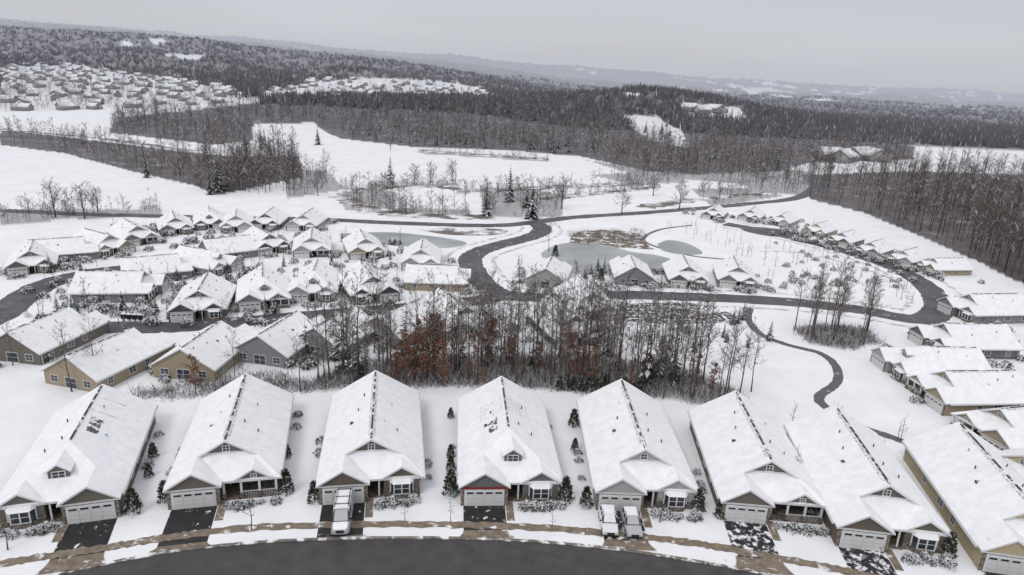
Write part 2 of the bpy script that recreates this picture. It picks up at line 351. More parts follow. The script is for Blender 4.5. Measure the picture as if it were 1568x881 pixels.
for i,c in enumerate(CLUMPS): wood("hedgerow_trees",c,(34,30,42,40,30,26)[i],3,11,mid_t); wood("hedgerow_shrubs",c,40,2,5,shb_t)
for c in LINES: wood("hedgerow_shrubs",c,70,1.5,6,shb_t)
wood("hedgerow_trees",W5,30,4,8,mid_t); wood("hedgerow_shrubs",W5,50,2,4,shb_t)
n=30000; dd=np.exp(RNG.uniform(np.log(680),np.log(2600),n)); aa=RNG.uniform(-.85,.85,n); x=aa*dd; y=dd
k=woodmask(x,y)>.5; x=x[k];y=y[k]
def fart():
    b=MB()
    for i in range(9): 
        a=random.uniform(0,6.28); r=random.uniform(0,4.5); p=(r*math.cos(a),r*math.sin(a),0); b.blade(p,(p[0]*1.3,p[1]*1.3,random.uniform(5,9)),random.uniform(.7,1.4),0 if random.random()<.93 else 1)
    return b.tris()
scatter("distant_woodland",[fart() for _ in range(8)],np.stack([x,y,H(x,y)],-1),RNG.uniform(.55,1.05,len(x))*(1+y/6000),[FTREE,TSNOW])
def brush():
    b=MB()
    for i in range(14):
        p=Vector((random.uniform(-1,1),random.uniform(-1,1),0)); b.blade(p,p+rdir(random.uniform(.5,1.4))*random.uniform(.5,1.7),.035,random.choice((0,1,1,2)))
    return b.tris()
BR=[brush() for _ in range(5)]
q=np.concatenate([pxin(GROVE,1300),pxin(CL,260),pxin([(870,355),(985,352),(985,372),(880,375)],150),pxin([(200,600),(420,570),(470,585),(470,600),(215,612)],220),pxin([(540,480),(900,470),(1050,520),(700,540)],160)])
scatter("brush_undergrowth",BR,G(q[:,0],q[:,1]),RNG.uniform(.7,1.5,len(q)),[TWIG,BARK,TSNOW])
scat1("bare_tree",BARE,pxin(GROVE,135),8,17.5,14.5)
scat1("bare_tree",BARE,pxin([(560,545),(690,500),(1000,500),(1090,545),(900,545)],34),8,14,14.5)
scat1("brown_leaf_oak",OAK,pxin([(590,592),(600,558),(760,548),(1000,565),(1000,585),(900,598)],40),3.5,10,9.5)
scat1("brown_leaf_oak",OAK,pxin([(960,600),(960,570),(1050,575),(1110,610)],7),3.5,8,9.5)
scat1("bare_tree",BARE,pxin(CL,18),11,16,14.5)
scat1("bare_tree",BARE,[(110,600),(150,585),(360,585),(350,520),(840,385),(1150,600),(460,600),(20,560),(375,600),(140,505)],8,12,14.5)
scat1("broad_bare_tree",WIDE,[(635,282),(660,280),(692,278),(952,327),(85,333),(150,325),(130,335),(487,300),(1040,320),(860,320),(745,330),(1000,300),(905,190),(598,230)],8,11,11.5)
scat1("brown_leaf_oak",OAK,[(300,604)],6,7,9.5)
scat1("spruce_tree",SPR,[(814,335),(780,309),(806,318),(225,272),(335,293),(322,298),(347,286),(713,222),(1012,215),(1025,208),(745,330),(1190,262),(1205,268),(487,222),(598,282),(640,178),(905,200),(940,190),(1120,180),(400,230),(412,232),(406,226)],9,15,10)
scat1("spruce_tree",SPR,pxin(W1,45),7,13,10)
scat1("snowy_spruce_tree",SPW,pxin([(560,215),(900,240),(900,222),(560,190)],40),6,12,10)
scat1("spruce_tree",SPR,[(1130,495),(1122,497),(1137,490),(1108,517),(1145,532),(1112,524),(1178,522),(1052,510),(895,432),(905,420),(915,415),(925,418),(1012,440),(258,488),(1040,505)],3,5,10)
scat1("spruce_tree",SPR,pxin([(50,520),(620,510),(720,380),(200,340),(0,430)],55).tolist()+pxin([(1300,300),(1420,300),(1500,340),(1500,390)],6).tolist()+pxin([(960,520),(1060,520),(1180,560),(1000,540)],6).tolist(),2.5,5,10)
scat1("pine_tree",PINE,[(525,565),(512,545),(622,545),(640,560),(1005,580),(1020,560),(930,545),(470,560),(990,590),(550,580),(1030,585),(820,560)],7,12,10)
# ------------------------------------------------------------------ ribbons : roads, walks
def smooth(P,n=8):
    out=[]; L=[P[0]*2-P[1]]+P+[P[-1]*2-P[-2]]
    for i in range(1,len(L)-2):
        p0,p1,p2,p3=L[i-1:i+3]
        for k in range(n):
            t=k/n; out.append(.5*((2*p1)+(p2-p0)*t+(2*p0-5*p1+4*p2-p3)*t*t+(3*p1-p0-3*p2+p3)*t**3))
    out.append(P[-1]); return out
def ribbon(name,pts,w,z,mat,off=0,h=0,jit=0,seg=10):
    P=[Vector((q[0],q[1])) for q in poly(pts)]; P=smooth(P,seg); b=MB(); L=[];R=[]
    for i,p in enumerate(P):
        d=(P[min(i+1,len(P)-1)]-P[max(i-1,0)]).normalized(); n=Vector((-d.y,d.x))
        L.append(p+n*(off+w/2+random.uniform(-jit,jit))); R.append(p+n*(off-w/2+random.uniform(-jit,jit)))
    for i in range(len(P)-1):
        b.add([(L[i].x,L[i].y,z),(R[i].x,R[i].y,z),(R[i+1].x,R[i+1].y,z),(L[i+1].x,L[i+1].y,z)],[(0,1,2,3)])
        if h:
            for Sd in (L,R): b.add([(Sd[i].x,Sd[i].y,z-h),(Sd[i+1].x,Sd[i+1].y,z-h),(Sd[i+1].x,Sd[i+1].y,z),(Sd[i].x,Sd[i].y,z)],[(0,1,2,3)])
    return put(name,b.mesh(name,[mat]))
ST=[(-120,1010),(20,950),(150,915),(300,888),(480,874),(700,872),(880,882),(1040,904),(1200,935),(1400,985),(1600,1050)]
ribbon("street",ST,9.6,.016,ASPH,seg=14)
ribbon("kerb",ST,.4,.12,GUT,off=4.95,h=.12,seg=14,jit=.03); ribbon("kerb",ST,.35,.12,GUT,off=-4.95,h=.12,seg=14)
STW=smooth([Vector((q[0],q[1])) for q in poly(ST)],14)
ribbon("pavement",[(-60,875),(60,854),(150,841),(260,823),(400,808),(600,803),(800,807),(920,816),(1040,829),(1150,847),(1300,876),(1430,905),(1600,950)],1.2,.034,CONC,jit=.16,seg=18)
ribbon("main_road",[(-200,322),(0,323),(120,328),(330,333),(480,336),(640,343),(770,345),(880,333),(1000,325),(1150,312),(1230,300),(1262,272)],5.5,.016,ROADM,jit=.3)
LOOP=[(822,342),(830,352),(815,362),(770,374),(735,385),(720,398),(728,418),(745,438),(775,452),(850,456),(950,452),(1060,455),(1200,462),(1310,474),(1400,489),(1432,482),(1437,465),(1420,440),(1380,415),(1330,396),(1270,378),(1200,361),(1150,350),(1110,343)]
ribbon("road",LOOP,6.6,.02,ROADM,jit=.25)
ribbon("pavement",LOOP,1.3,.012,SWALK,off=6.5,jit=.15); ribbon("pavement",LOOP,1.3,.012,SWALK,off=-6.5,jit=.15)
ribbon("road",[(775,453),(720,462),(640,470),(520,480),(400,490),(290,500),(190,502),(110,498)],6,.024,ROADM,jit=.25)
ribbon("road",[(-80,520),(0,482),(25,462),(70,436),(130,420),(190,412)],7.5,.018,ROADM,jit=.25)
ribbon("pavement",[(45,440),(30,462),(45,485),(90,495),(180,494),(280,492)],1.4,.013,SWALK)
ribbon("path",[(1148,472),(1146,490),(1165,512),(1205,528),(1255,541),(1279,560),(1282,585),(1256,606),(1262,622),(1310,650),(1360,668),(1410,686)],1.7,.014,WALK,jit=.1)
ribbon("path",[(1060,345),(1010,352),(985,366),(1005,378),(1060,392),(1120,398)],1.3,.013,WALK)
ribbon("path",[(1160,385),(1230,388),(1300,405),(1370,430),(1395,460),(1380,475)],1.2,.013,SWALK)
for pts,w_ in (([(640,232),(740,238),(840,245)],9),([(540,292),(640,286),(760,292),(900,284),(1005,281)],6),([(830,306),(920,295),(1010,286)],5),([(0,198),(150,212),(300,232)],6),([(520,300),(560,318),(620,328),(760,333)],9),([(980,318),(1080,304),(1180,296)],7)):
    ribbon("brush_strip",pts,w_,.03,FLOOR,jit=2.0,seg=14)
def sheet(name,pts,z,mat):
    P=[Vector((q[0],q[1])) for q in poly(pts)]; P=smooth(P+[P[0]],5)[:-1]; b=MB(); b.add([(p.x,p.y,z) for p in P],[tuple(range(len(P)))]); return put(name,b.mesh(name,[mat]))
sheet("reed_bank",[(872,372),(880,358),(920,352),(975,358),(990,374),(1000,382),(960,380),(900,378)],.02,REED)
sheet("pond",[(828,388),(850,376),(880,372),(930,376),(968,386),(1010,392),(1034,402),(1020,420),(960,422),(880,420),(840,408)],.03,ICE)
sheet("pond",[(1006,374),(1025,368),(1055,374),(1076,388),(1045,390),(1015,384)],.03,ICE)
sheet("pond",[(520,358),(600,356),(690,366),(715,374),(680,380),(600,376),(530,372)],.03,ICE)
sheet("brush_strip",[(640,352),(700,349),(775,352),(760,360),(690,360)],.02,FLOOR)
sheet("parking_pad",[(945,466),(1060,464),(1075,480),(1115,478),(1115,494),(960,492)],.028,ASPHP)
sheet("driveway",[(1130,346),(1200,352),(1240,366),(1180,362),(1140,354)],.026,ROADM)
# ------------------------------------------------------------------ houses
def win(fr,gl,ax,c,u,z,w,h,sg,mull=1):
    def bx(B,u0,u1,z0,z1,d0,d1):
        lo,hi=sorted((c+sg*d0,c+sg*d1))
        if ax=='y': B.box(u0,u1,lo,hi,z0,z1)
        else: B.box(lo,hi,u0,u1,z0,z1)
    bx(gl,u-w/2,u+w/2,z,z+h,-.01,.03); t=.1
    bx(fr,u-w/2-t,u-w/2,z-t,z+h+t,-.01,.08); bx(fr,u+w/2,u+w/2+t,z-t,z+h+t,-.01,.08); bx(fr,u-w/2,u+w/2,z-t,z,-.01,.08); bx(fr,u-w/2,u+w/2,z+h,z+h+t,-.01,.08)
    for i in range(1,mull+1):
        uu=u-w/2+w*i/(mull+1); bx(fr,uu-.03,uu+.03,z,z+h,.0,.06)
    bx(fr,u-w/2,u+w/2,z+h/2-.025,z+h/2+.025,.0,.055)
def house_parts(style,sid,D=21.,two=False,patch=0):
    W=13.;hw=6.5;e=2.8;s=.6;ov=.45;yg=3.;T=.3
    wl=MB();ro=MB();st=MB();fr=MB();gl=MB();gd=MB();dr=MB();vt=MB();tr=MB();ep=MB();rd=MB()
    hip='hip' in style; porch='porch' in style; rg=e+s*hw
    if hip: 
        wl.box(-hw,hw,yg,D,0,e)
        wl.prism([(-hw,e-.01),(hw,e-.01),(0,rg)],hw+.4,D,0)
    else: wl.prism([(-hw,0),(hw,0),(hw,e),(0,rg),(-hw,e)],yg,D,0)
    E=hw+ov; z0=e-s*ov+T; zr=rg+T; yr=hw if hip else yg-.5; xs=0 if hip else hw-yr; zx=e+s*yr+T
    for sg in (1,-1):
        p=[(sg*E,-ov,z0),(sg*E,D+ov,z0),(0,D+ov,zr),(0,yr,zr)]
        if not hip: p.append((sg*xs,yr,zx))
        ro.slab(p if sg>0 else p[::-1],T-.02)
    if hip: ro.slab([(-E,-ov,z0),(E,-ov,z0),(0,hw,zr)],T-.02)
    else: ro.slab([(-E,-ov,z0),(E,-ov,z0),(hw-yg,yg,e+s*yg+T),(-hw+yg,yg,e+s*yg+T)],T-.02)
    vt.box(-.13,.13,yr+.3,D-.3,zr-.1,zr+.05)
    for (px_,py_) in ((1.6,9),(-2.2,13),(2.6,15),(3.4,8),(-1.5,17)):
        vt.cyl((px_,py_,e+s*(hw-abs(px_))),.09,.09,.75,6)
    vt.box(-3.2,-2.75,10,10.45,e+s*(hw-3.2)+.2,e+s*(hw-3.2)+.62)
    zt=lambda x,dz=.315: e+s*(hw-abs(x))+dz
    if patch==1:
        for i in range(13):
            x0=-3.6+i*.58
            if random.random()<.85 and abs(x0)>.3 and abs(x0+.06)>.3: ep.add([(x0,12,zt(x0)),(x0+.08,12,zt(x0+.08)),(x0+.08,16.5,zt(x0+.08)),(x0,16.5,zt(x0))],[(0,1,2,3)])
        for j in range(4):
            y0=12.3+j*1.25
            for xa,xb in ((-3.6,-.3),(.3,3.4)): ep.add([(xa,y0,zt(xa,.325)),(xb,y0,zt(xb,.325)),(xb,y0+.08,zt(xb,.325)),(xa,y0+.08,zt(xa,.325))],[(0,1,2,3)])
        ep.add([(-2.6,7.6,zt(2.6,.32)),(-1.5,7.6,zt(1.5,.32)),(-1.3,11.2,zt(1.3,.32)),(-2.7,10.6,zt(2.7,.32))],[(0,1,2,3)],1)
    elif patch==2:
        ep.add([(-2.2,10,zt(2.2,.32)),(-.9,10,zt(.9,.32)),(-.7,14.2,zt(.7,.32)),(-2.0,13.6,zt(2.0,.32))],[(0,1,2,3)],1)
        for y0 in (15.5,19.5): ep.add([(-4.5,y0,zt(4.5,.325)),(-.3,y0,zt(.3,.325)),(-.3,y0+.1,zt(.3,.325)),(-4.5,y0+.1,zt(4.5,.325))],[(0,1,2,3)],1)
    else:
        for sg in (1,-1): ep.add([(sg*.2,yr+1,zt(.2,.312)),(sg*.5,yr+1.5,zt(.5,.312)),(sg*.45,D-2,zt(.45,.312)),(sg*.2,D-1,zt(.2,.312))],[(0,1,2,3) if sg>0 else (3,2,1,0)])
    def wing(x0,x1,y0,h,y1,sl=.62,up=.04,mat=0,solid=True,oy=.4):
        xc=(x0+x1)/2; k=(x1-x0)/2; pk=h+sl*k
        if solid: wl.prism([(x0,0),(x1,0),(x1,h),(xc,pk),(x0,h)],y0,yg+.1,mat)
        else: wl.prism([(x0,h-.35),(x1,h-.35),(x1,h),(xc,pk),(x0,h)],y0,yg-.2,mat)
        o=.35
        for sg in (1,-1):
            p=[(xc+sg*(k+o),y0-oy,h-sl*o+T+up),(xc+sg*(k+o),y1,h-sl*o+T+up),(xc,y1,pk+T+up),(xc,y0-oy,pk+T+up)]
            ro.slab(p if sg>0 else p[::-1],T-.04)
        return xc,pk
    gx0=-hw+.02; gx1=gx0+6.0; gy=-1.2
    xc,pk=wing(gx0,gx1,gy,e,3.9)
    st.box(gx0-.05,gx1+.05,gy-.07,gy-.003,0,2.45)
    doors=[(xc-2.45,xc+2.45)] if not two else [(xc-2.6,xc-.15),(xc+.15,xc+2.6)]
    for a,b_ in doors:
        fr.box(a-.14,b_+.14,gy-.12,gy-.072,0,2.38)
        for r in range(4): 
            nn=max(2,int((b_-a)/1.2))
            for c in range(nn):
                w_=(b_-a)/nn; gd.box(a+c*w_+.03,a+(c+1)*w_-.03,gy-.17,gy-.122,.03+r*.55,.03+r*.55+.50)
                if r==3: gl.box(a+c*w_+.18,a+(c+1)*w_-.18,gy-.185,gy-.171,1.80,2.06)
    (rd if patch==1 else tr).box(gx0-.3,gx1+.3,gy-.1,gy-.002,2.5,2.7)
    if porch:
        xc2,pk2=wing(1.6,5.6,-.3,e+.1,2.6,solid=False)
        for cx in (-.1,2.0,4.2,hw-.25):
            tr.box(cx-.13,cx+.13,-.28,-.02,.9,e-.1); st.box(cx-.25,cx+.25,-.4,.1,0,.9)
        tr.box(-.3,hw,-.3,0,e-.38,e-.08)
        st.box(-.4,hw,-.4,yg,0,.16)
        wl.box(-.25,hw,yg-.06,yg-.01,0,e)
        win(fr,gl,'y',yg-.06,3.9,.8,2.4,1.5,-1,2); win(fr,gl,'y',-.3,3.6,e+.3,.6,.45,-1,1)
        for i in range(22): tr.box(1.95+.2*i,1.99+.2*i,-.18,-.14,.16,.95)
        tr.box(1.9,hw-.3,-.2,-.12,.95,1.02)
        dx=.8
    else:
        xc2,pk2=wing(hw-4.9,hw-.25,-.25,e,3.0)
        st.box(hw-4.95,hw-.2,-.32,-.253,0,1.0)
        bx0,bx1=xc2-1.5,xc2+1.5
        st.add([(bx0,-.25,0),(bx0+.5,-1,0),(bx1-.5,-1,0),(bx1,-.25,0),(bx0,-.25,.7),(bx0+.5,-1,.7),(bx1-.5,-1,.7),(bx1,-.25,.7)],[(0,1,5,4),(1,2,6,5),(2,3,7,6)])
        gl.add([(bx0+.03,-.25,.7),(bx0+.5,-.96,.7),(bx1-.5,-.96,.7),(bx1-.03,-.25,.7),(bx0+.03,-.25,2.3),(bx0+.5,-.96,2.3),(bx1-.5,-.96,2.3),(bx1-.03,-.25,2.3)],[(0,1,5,4),(1,2,6,5),(2,3,7,6)])
        for xx in (bx0+.5,xc2,bx1-.5): fr.box(xx-.07,xx+.07,-1.02,-.9,.7,2.3)
        for zz in (.7,1.5,2.2): fr.box(bx0+.5,bx1-.5,-1.01,-.92,zz,zz+(.05 if zz==1.5 else .1))
        fr.box(bx0-.05,bx0+.1,-.35,-.2,.7,2.3); fr.box(bx1-.1,bx1+.05,-.35,-.2,.7,2.3)
        ro.add([(bx0-.15,-.25,2.3),(bx0+.4,-1.15,2.3),(bx1-.4,-1.15,2.3),(bx1+.15,-.25,2.3),(bx0+.3,-.25,2.85),(bx1-.3,-.25,2.85)],[(0,1,4),(1,2,5,4),(2,3,5),(0,3,2,1)],0)
        (rd if patch==1 else tr).box(hw-5.2,hw,-.37,-.252,2.5,2.75); tr.box(.9,1.1,-.25,-.05,0,e-.05)
        st.box(-.5,1.6,-.5,yg,0,.15); dx=.55
    (rd if patch==1 else dr).box(dx-.48,dx+.48,yg-.13,yg-.07,.17,2.3); fr.box(dx-.75,dx-.5,yg-.14,yg-.075,.17,2.35); fr.box(dx+.5,dx+.75,yg-.14,yg-.075,.17,2.35); fr.box(dx-.75,dx+.75,yg-.14,yg-.075,2.36,2.5)
    if hip:
        d0=.35; y0=2.2; wl.prism([(d0-1.15,3),(d0+1.15,3),(d0+1.15,5.3),(d0,6.15),(d0-1.15,5.3)],y0,5.2,0)
        for sg in (1,-1):
            p=[(d0+sg*1.45,y0-.35,5.3-.2+T),(d0+sg*1.45,7.2,5.3-.2+T),(d0,7.2,6.15+T),(d0,y0-.35,6.15+T)]; ro.slab(p if sg>0 else p[::-1],.22)
        win(fr,gl,'y',y0,d0,4.45,1.3,.8,-1,1)
    else:
        win(fr,gl,'y',yg,0,5.2,.75,.75,-1,1); tr.box(-3.3,3.3,yg-.08,yg-.002,e+s*yg+.33,e+s*yg+.5)
    for sg in (1,-1):
        for yy,w_ in ((6.5,1.1),(10.5,1.6),(16,1.1)): win(fr,gl,'x',sg*hw,yy,.95,w_,1.25,sg)
    for xx,w_,z_,h_ in ((-4,1.6,.9,1.3),(0,2.6,.15,2.1),(4,1.6,.9,1.3)): win(fr,gl,'y',D,xx,z_,w_,h_,1)
    for sg in (1,-1):
        tr.box(min(sg*(E+.0),sg*(E+.12)),max(sg*(E+.0),sg*(E+.12)),-ov,D+ov,z0-T,z0-T+.14)
        tr.box(sg*hw-.06+sg*.07,sg*hw+.06+sg*.07,D-.5,D-.38,.1,e-.05)
    S=SID[sid]
    out=[("walls",wl.mesh("walls",[S])),("roof",ro.mesh("roof",[ROOFSNOW,FASC])),("stone_veneer",st.mesh("stone",[STONE])),("window_frames",fr.mesh("frames",[FASC])),
            ("window_glass",gl.mesh("glass",[GLASS])),("garage_door",gd.mesh("garage_door",[DOORW])),("ridge_vent",vt.mesh("vent",[VENT])),("trim",tr.mesh("trim",[FASC])),("exposed_shingles",ep.mesh("shingles",[SHING,SHINGD]))]
    if dr.v: out.append(("front_door",dr.mesh("door",[DOORB])))
    if rd.v: out.append(("red_door_and_trim",rd.mesh("red_trim",[RED])))
    return out
CACHE={}
def house(loc,yaw,style,sid,D=21.,two=False,mirror=False,sc_=1.,patch=0):
    k=(style,sid,D,two,patch)
    if k not in CACHE: CACHE[k]=house_parts(*k)
    e=bpy.data.objects.new("suburban_house",None); sc.collection.objects.link(e); e.location=(loc[0],loc[1],loc[2] if len(loc)>2 else 0); e.rotation_euler=(0,0,rad(yaw)); e.scale=(-sc_ if mirror else sc_,sc_,sc_)
    for nme,me in CACHE[k]: 
        o=bpy.data.objects.new(nme,me); sc.collection.objects.link(o); o.parent=e
    return e
def strip(name,loc,yaw,x0,x1,y0,y1,z0,z1,mat,flare=0,z2=None):
    b=MB(); n=8
    for i in range(n):
        a=i/n; c=(i+1)/n; fa=flare*a*a; fc=flare*c*c
        b.add([(x0-fa,y0+(y1-y0)*a,z0+(z1-z0)*a),(x1+fa,y0+(y1-y0)*a,z0+(z1-z0)*a),(x1+fc,y0+(y1-y0)*c,z0+(z1-z0)*c),(x0-fc,y0+(y1-y0)*c,z0+(z1-z0)*c)],[(0,1,2,3)])
    return put(name,b.mesh(name,[mat]),(loc[0],loc[1],0),rad(yaw))
HS=.93
FR=[ # front centre px, yaw, style, siding, depth, two doors, mirror, drive len, mat, patch
 ((96,795),18,'hip bay','taupe',23,False,True,6.0,ASPHD,2),
 ((346,764),14,'gable porch','taupe',23,False,False,6.6,ASPHD,0),
 ((569,760),10,'gable bay','brown',24,False,False,6.0,ASPHD,0),
 ((781,765),5,'hip bay','slate',23,False,False,4.6,ASPHD,1),
 ((986,775),.5,'gable bay','light',24,True,False,5.4,ASPHP,0),
 ((1178,794),-4,'gable porch','taupe',23,False,False,6.4,ASPHP,0),
 ((1358,836),-7,'gable bay','brown',24,False,False,6.0,ASPHP,0),
 ((1582,876),-10,'gable bay','cream',24,False,False,6,ASPHD,0)]
for (px_,yaw,stl,sid,D,two,mir,dl,dm,pat) in FR:
    p=g1(*px_); house(p,yaw,stl,sid,float(D),two,mir,HS,pat)
    gx=-3.48*HS*(-1 if mir else 1)
    c=math.cos(rad(yaw)); s_=math.sin(rad(yaw)); t=dl
    while t<20:
        q=Vector((p.x+gx*c+t*s_,p.y+gx*s_-t*c))
        if min((q-w_).length for w_ in STW)<5.15: break
        t+=.1
    strip("driveway",p,yaw,gx-2.5,gx+2.5,-1.25,-1.25-dl,.02,.024,dm)
    if t<19.5: strip("driveway_apron",p,yaw,gx-2.5,gx+2.5,-1.25-dl,-t,.045,.13,CONC,.7)
    strip("front_walk",p,yaw,(gx+2.6)*(1 if not mir else 1)-(5.8 if mir else 0),(gx+2.6)-(5.8 if mir else 0)+.0+.9,-.6,-4.2,.05,.03,CONC)
    for i in range(10):
        lx=random.uniform(.6,6.2)*(-1 if mir else 1); ly=random.uniform(-2.6,-1.5)
        put("snowy_shrub",random.choice(SHR),(p.x+lx*c-ly*s_,p.y+lx*s_+ly*c,0),random.uniform(0,6),random.uniform(.5,1.05))
    for sx in (-7.2,7.1):
        for i in range(3):
            ly=random.uniform(3,20); put("snowy_shrub",random.choice(SHR),(p.x+sx*c-ly*s_,p.y+sx*s_+ly*c,0),random.uniform(0,6),random.uniform(.6,1.0))
MID=[(30,556,172,'gable bay','taupe'),(128,597,165,'gable bay','tan'),(287,582,176,'gable bay','tan'),(412,560,168,'gable bay','grey'),(505,548,160,'gable bay','grey'),(610,530,150,'gable bay','grey'),
(162,464,100,'gable porch','grey'),(288,490,15,'gable bay','dark'),(385,474,20,'hip porch','grey'),(468,462,10,'hip bay','light'),(552,464,25,'gable bay','dark'),
(225,432,120,'gable bay','grey'),(300,420,70,'hip bay','light'),(345,398,130,'gable porch','grey'),(390,390,40,'gable bay','dark'),(467,394,15,'gable porch','light'),(548,396,20,'gable bay','tan'),
(640,414,5,'gable porch','light'),(665,446,92,'gable bay','tan'),(842,442,170,'gable bay','light'),(972,438,178,'gable porch','grey'),(1057,441,-5,'gable bay','slate'),(1136,442,-10,'gable bay','grey'),
(22,420,30,'gable bay','taupe'),(78,402,120,'gable bay','grey'),(138,391,60,'gable bay','tan'),(190,374,45,'gable porch','grey'),(252,360,30,'gable bay','grey'),(308,352,25,'hip bay','slate'),(350,356,20,'gable bay','light'),(402,352,5,'gable bay','dark'),(462,354,0,'gable bay','light'),
(1100,337,-25,'gable bay','slate'),(1158,340,-30,'gable bay','grey'),(1208,348,-38,'gable porch','light'),(1262,362,-45,'gable bay','cream'),(1302,377,-48,'gable bay','slate'),(1347,393,-48,'gable bay','grey'),(1399,407,-52,'gable bay','light'),(1457,422,-80,'gable bay','tan'),
(1530,496,-80,'gable bay','grey'),(1500,550,-85,'gable bay','slate'),(1450,592,-88,'hip bay','light'),(1512,636,-83,'gable porch','tan'),(1600,700,-75,'gable porch','tan'),(1640,780,-70,'gable bay','cream'),
(865,530,20,'gable bay','dark'),(900,490,10,'gable bay','grey'),(690,517,30,'gable bay','grey')]
for (a,b_,yaw,stl,sid) in MID:
    S_=.80 if b_>455 else .74
    if a>1090 and b_<425: S_=.60
    elif b_<365: S_=min(S_,.70)
    p=g1(a,b_); nfac=(9.5 if abs(math.sin(rad(yaw)))<.7 else 6.5)*S_
    ctr=Vector((p.x,p.y+nfac)); D=19.
    off=Vector((-math.sin(rad(yaw)),math.cos(rad(yaw))))*(-D/2*S_)
    front=ctr+Vector((math.sin(rad(yaw)),-math.cos(rad(yaw))))*(D/2*S_)
    # object origin is the front wall centre
    house((front.x,front.y,0),yaw,stl,sid,D,False,random.random()<.5,S_)
    for i in range(8):
        an=random.uniform(0,6.28); r=random.uniform(7,11); put("snowy_shrub",random.choice(SHR),(ctr.x+r*math.cos(an),ctr.y+r*math.sin(an)*1.1,0),0,random.uniform(.8,1.7))
for (a,b_,h) in [(205,785,3.0),(253,768,2.6),(438,754,3),(482,768,2.6),(690,757,3.2),(865,768,3.2),(897,775,2.6),(1068,782,2.8),(1103,792,2.4),(1450,850,2.8),(1507,866,3.2),(878,652,2.6),(690,700,1.8),(690,640,1.6),(690,720,2),(880,690,1.8),(235,700,2),(440,700,1.8),(228,730,1.8),(1215,700,1.8),(1240,740,1.8),(850,392,3),(920,430,3)]:
    p=g1(a,b_); put("arborvitae",random.choice(ARB),tuple(p),random.uniform(0,6),h/2.6)
for i in range(12):
    a=858+i*11+random.uniform(-3,3); p=g1(a,596+i*.7+random.uniform(-3,2)); put("arborvitae",random.choice(ARB),tuple(p),i,random.uniform(.6,1.05))
scat1("young_tree",SAP,pxin([(1180,370),(1230,345),(1420,430),(1400,465),(1200,450),(1130,395)],60),2.5,4.5,3.4)
scat1("young_tree",SAP,pxin([(1000,345),(1100,350),(1180,380),(1130,395),(1060,370)],22),2.5,4,3.4)
scat1("young_tree",SAP,pxin([(1140,480),(1200,500),(1160,600),(1400,660),(1480,700),(1250,700),(1100,560)],14),2.5,4,3.4)
scat1("young_tree",SAP,[(385,812),(845,812),(690,800),(12,842),(620,800),(1215,740),(1010,800),(1340,880)]+pxin([(60,500),(600,500),(620,370),(200,340),(20,420)],130).tolist(),2.5,5,3.4)
scat1("snowy_shrub",SHR,pxin([(60,500),(600,500),(620,370),(200,340),(20,420)],170),.8,1.6,.8)
scat1("snowy_shrub",SHR,pxin([(780,450),(1180,450),(1180,440),(780,430)],40),.8,1.3,.8)
scat1("snowy_shrub",SHR,pxin([(1200,340),(1440,420),(1440,430),(1180,360)],60),.8,1.5,.8)
scat1("snowy_shrub",SHR,pxin([(1180,370),(1230,355),(1400,430),(1380,460),(1200,450)],60),.6,1.1,.8)
scat1("snowy_shrub",SHR,pxin([(1440,500),(1568,500),(1568,700),(1480,680),(1380,580)],40),.8,1.5,.8)
def fh():
    b=MB(); b.prism([(-5,0),(5,0),(5,4),(0,7.2),(-5,4)],-7,7,0)
    for sg in (1,-1):
        p=[(sg*5.8,-7.6,3.9),(sg*5.8,7.6,3.9),(0,7.6,7.7),(0,-7.6,7.7)]; b.slab(p if sg>0 else p[::-1],.4,1,1)
    b.prism([(0,0),(5,0),(5,3.5),(2.5,5),(0,3.5)],-10,-7,0); return b.tris()
for T_,n in ((TOWN1,420),(TOWN2,110)):
    q=pxin(T_,n); g=G(q[:,0],q[:,1]); keep=[]
    for p in g:
        if all((p[0]-k_[0])**2+(p[1]-k_[1])**2>19**2 for k_ in keep): keep.append(p)
    scatter("distant_neighbourhood",[fh(),fh()],np.array(keep),RNG.uniform(.62,.85,len(keep)),[FHW,FHR])
q=G([1270,1290,1315,1335,1055,1075,1095],[245,248,244,246,170,174,172]); scatter("distant_farmstead",[fh()],q,np.full(len(q),1.2),[FHW,FHR])
q=np.concatenate([pxin(TOWN1,600),pxin(TOWN2,140)]); g=G(q[:,0],q[:,1]); scatter("distant_town_trees",mid_t,g,RNG.uniform(.5,1.2,len(g)),WM)
# ------------------------------------------------------------------ vehicles
def loft(b,secs,mi=0,top=None):
    vs=[]
    for (y,wb,wt,z0,z1) in secs:
        zm=z0+(z1-z0)*.55; vs+=[(-wb*.9,y,z0),(wb*.9,y,z0),(wb,y,z0+.12),(wb,y,zm),(wt,y,z1-.06),(wt*.85,y,z1),(-wt*.85,y,z1),(-wt,y,z1-.06),(-wb,y,zm),(-wb,y,z0+.12)]
    n=10; fs=[];ms=[]
    for k in range(len(secs)-1):
        for i in range(n):
            fs.append((k*n+i,k*n+(i+1)%n,(k+1)*n+(i+1)%n,(k+1)*n+i)); ms.append(top if (i==5 and top is not None) else mi)
    fs.append(tuple(range(n))); ms.append(mi); fs.append(tuple(reversed(range((len(secs)-1)*n,len(secs)*n)))); ms.append(mi)
    o=len(b.v); b.v+=vs; b.f+=[tuple(i+o for i in f) for f in fs]; b.m+=ms
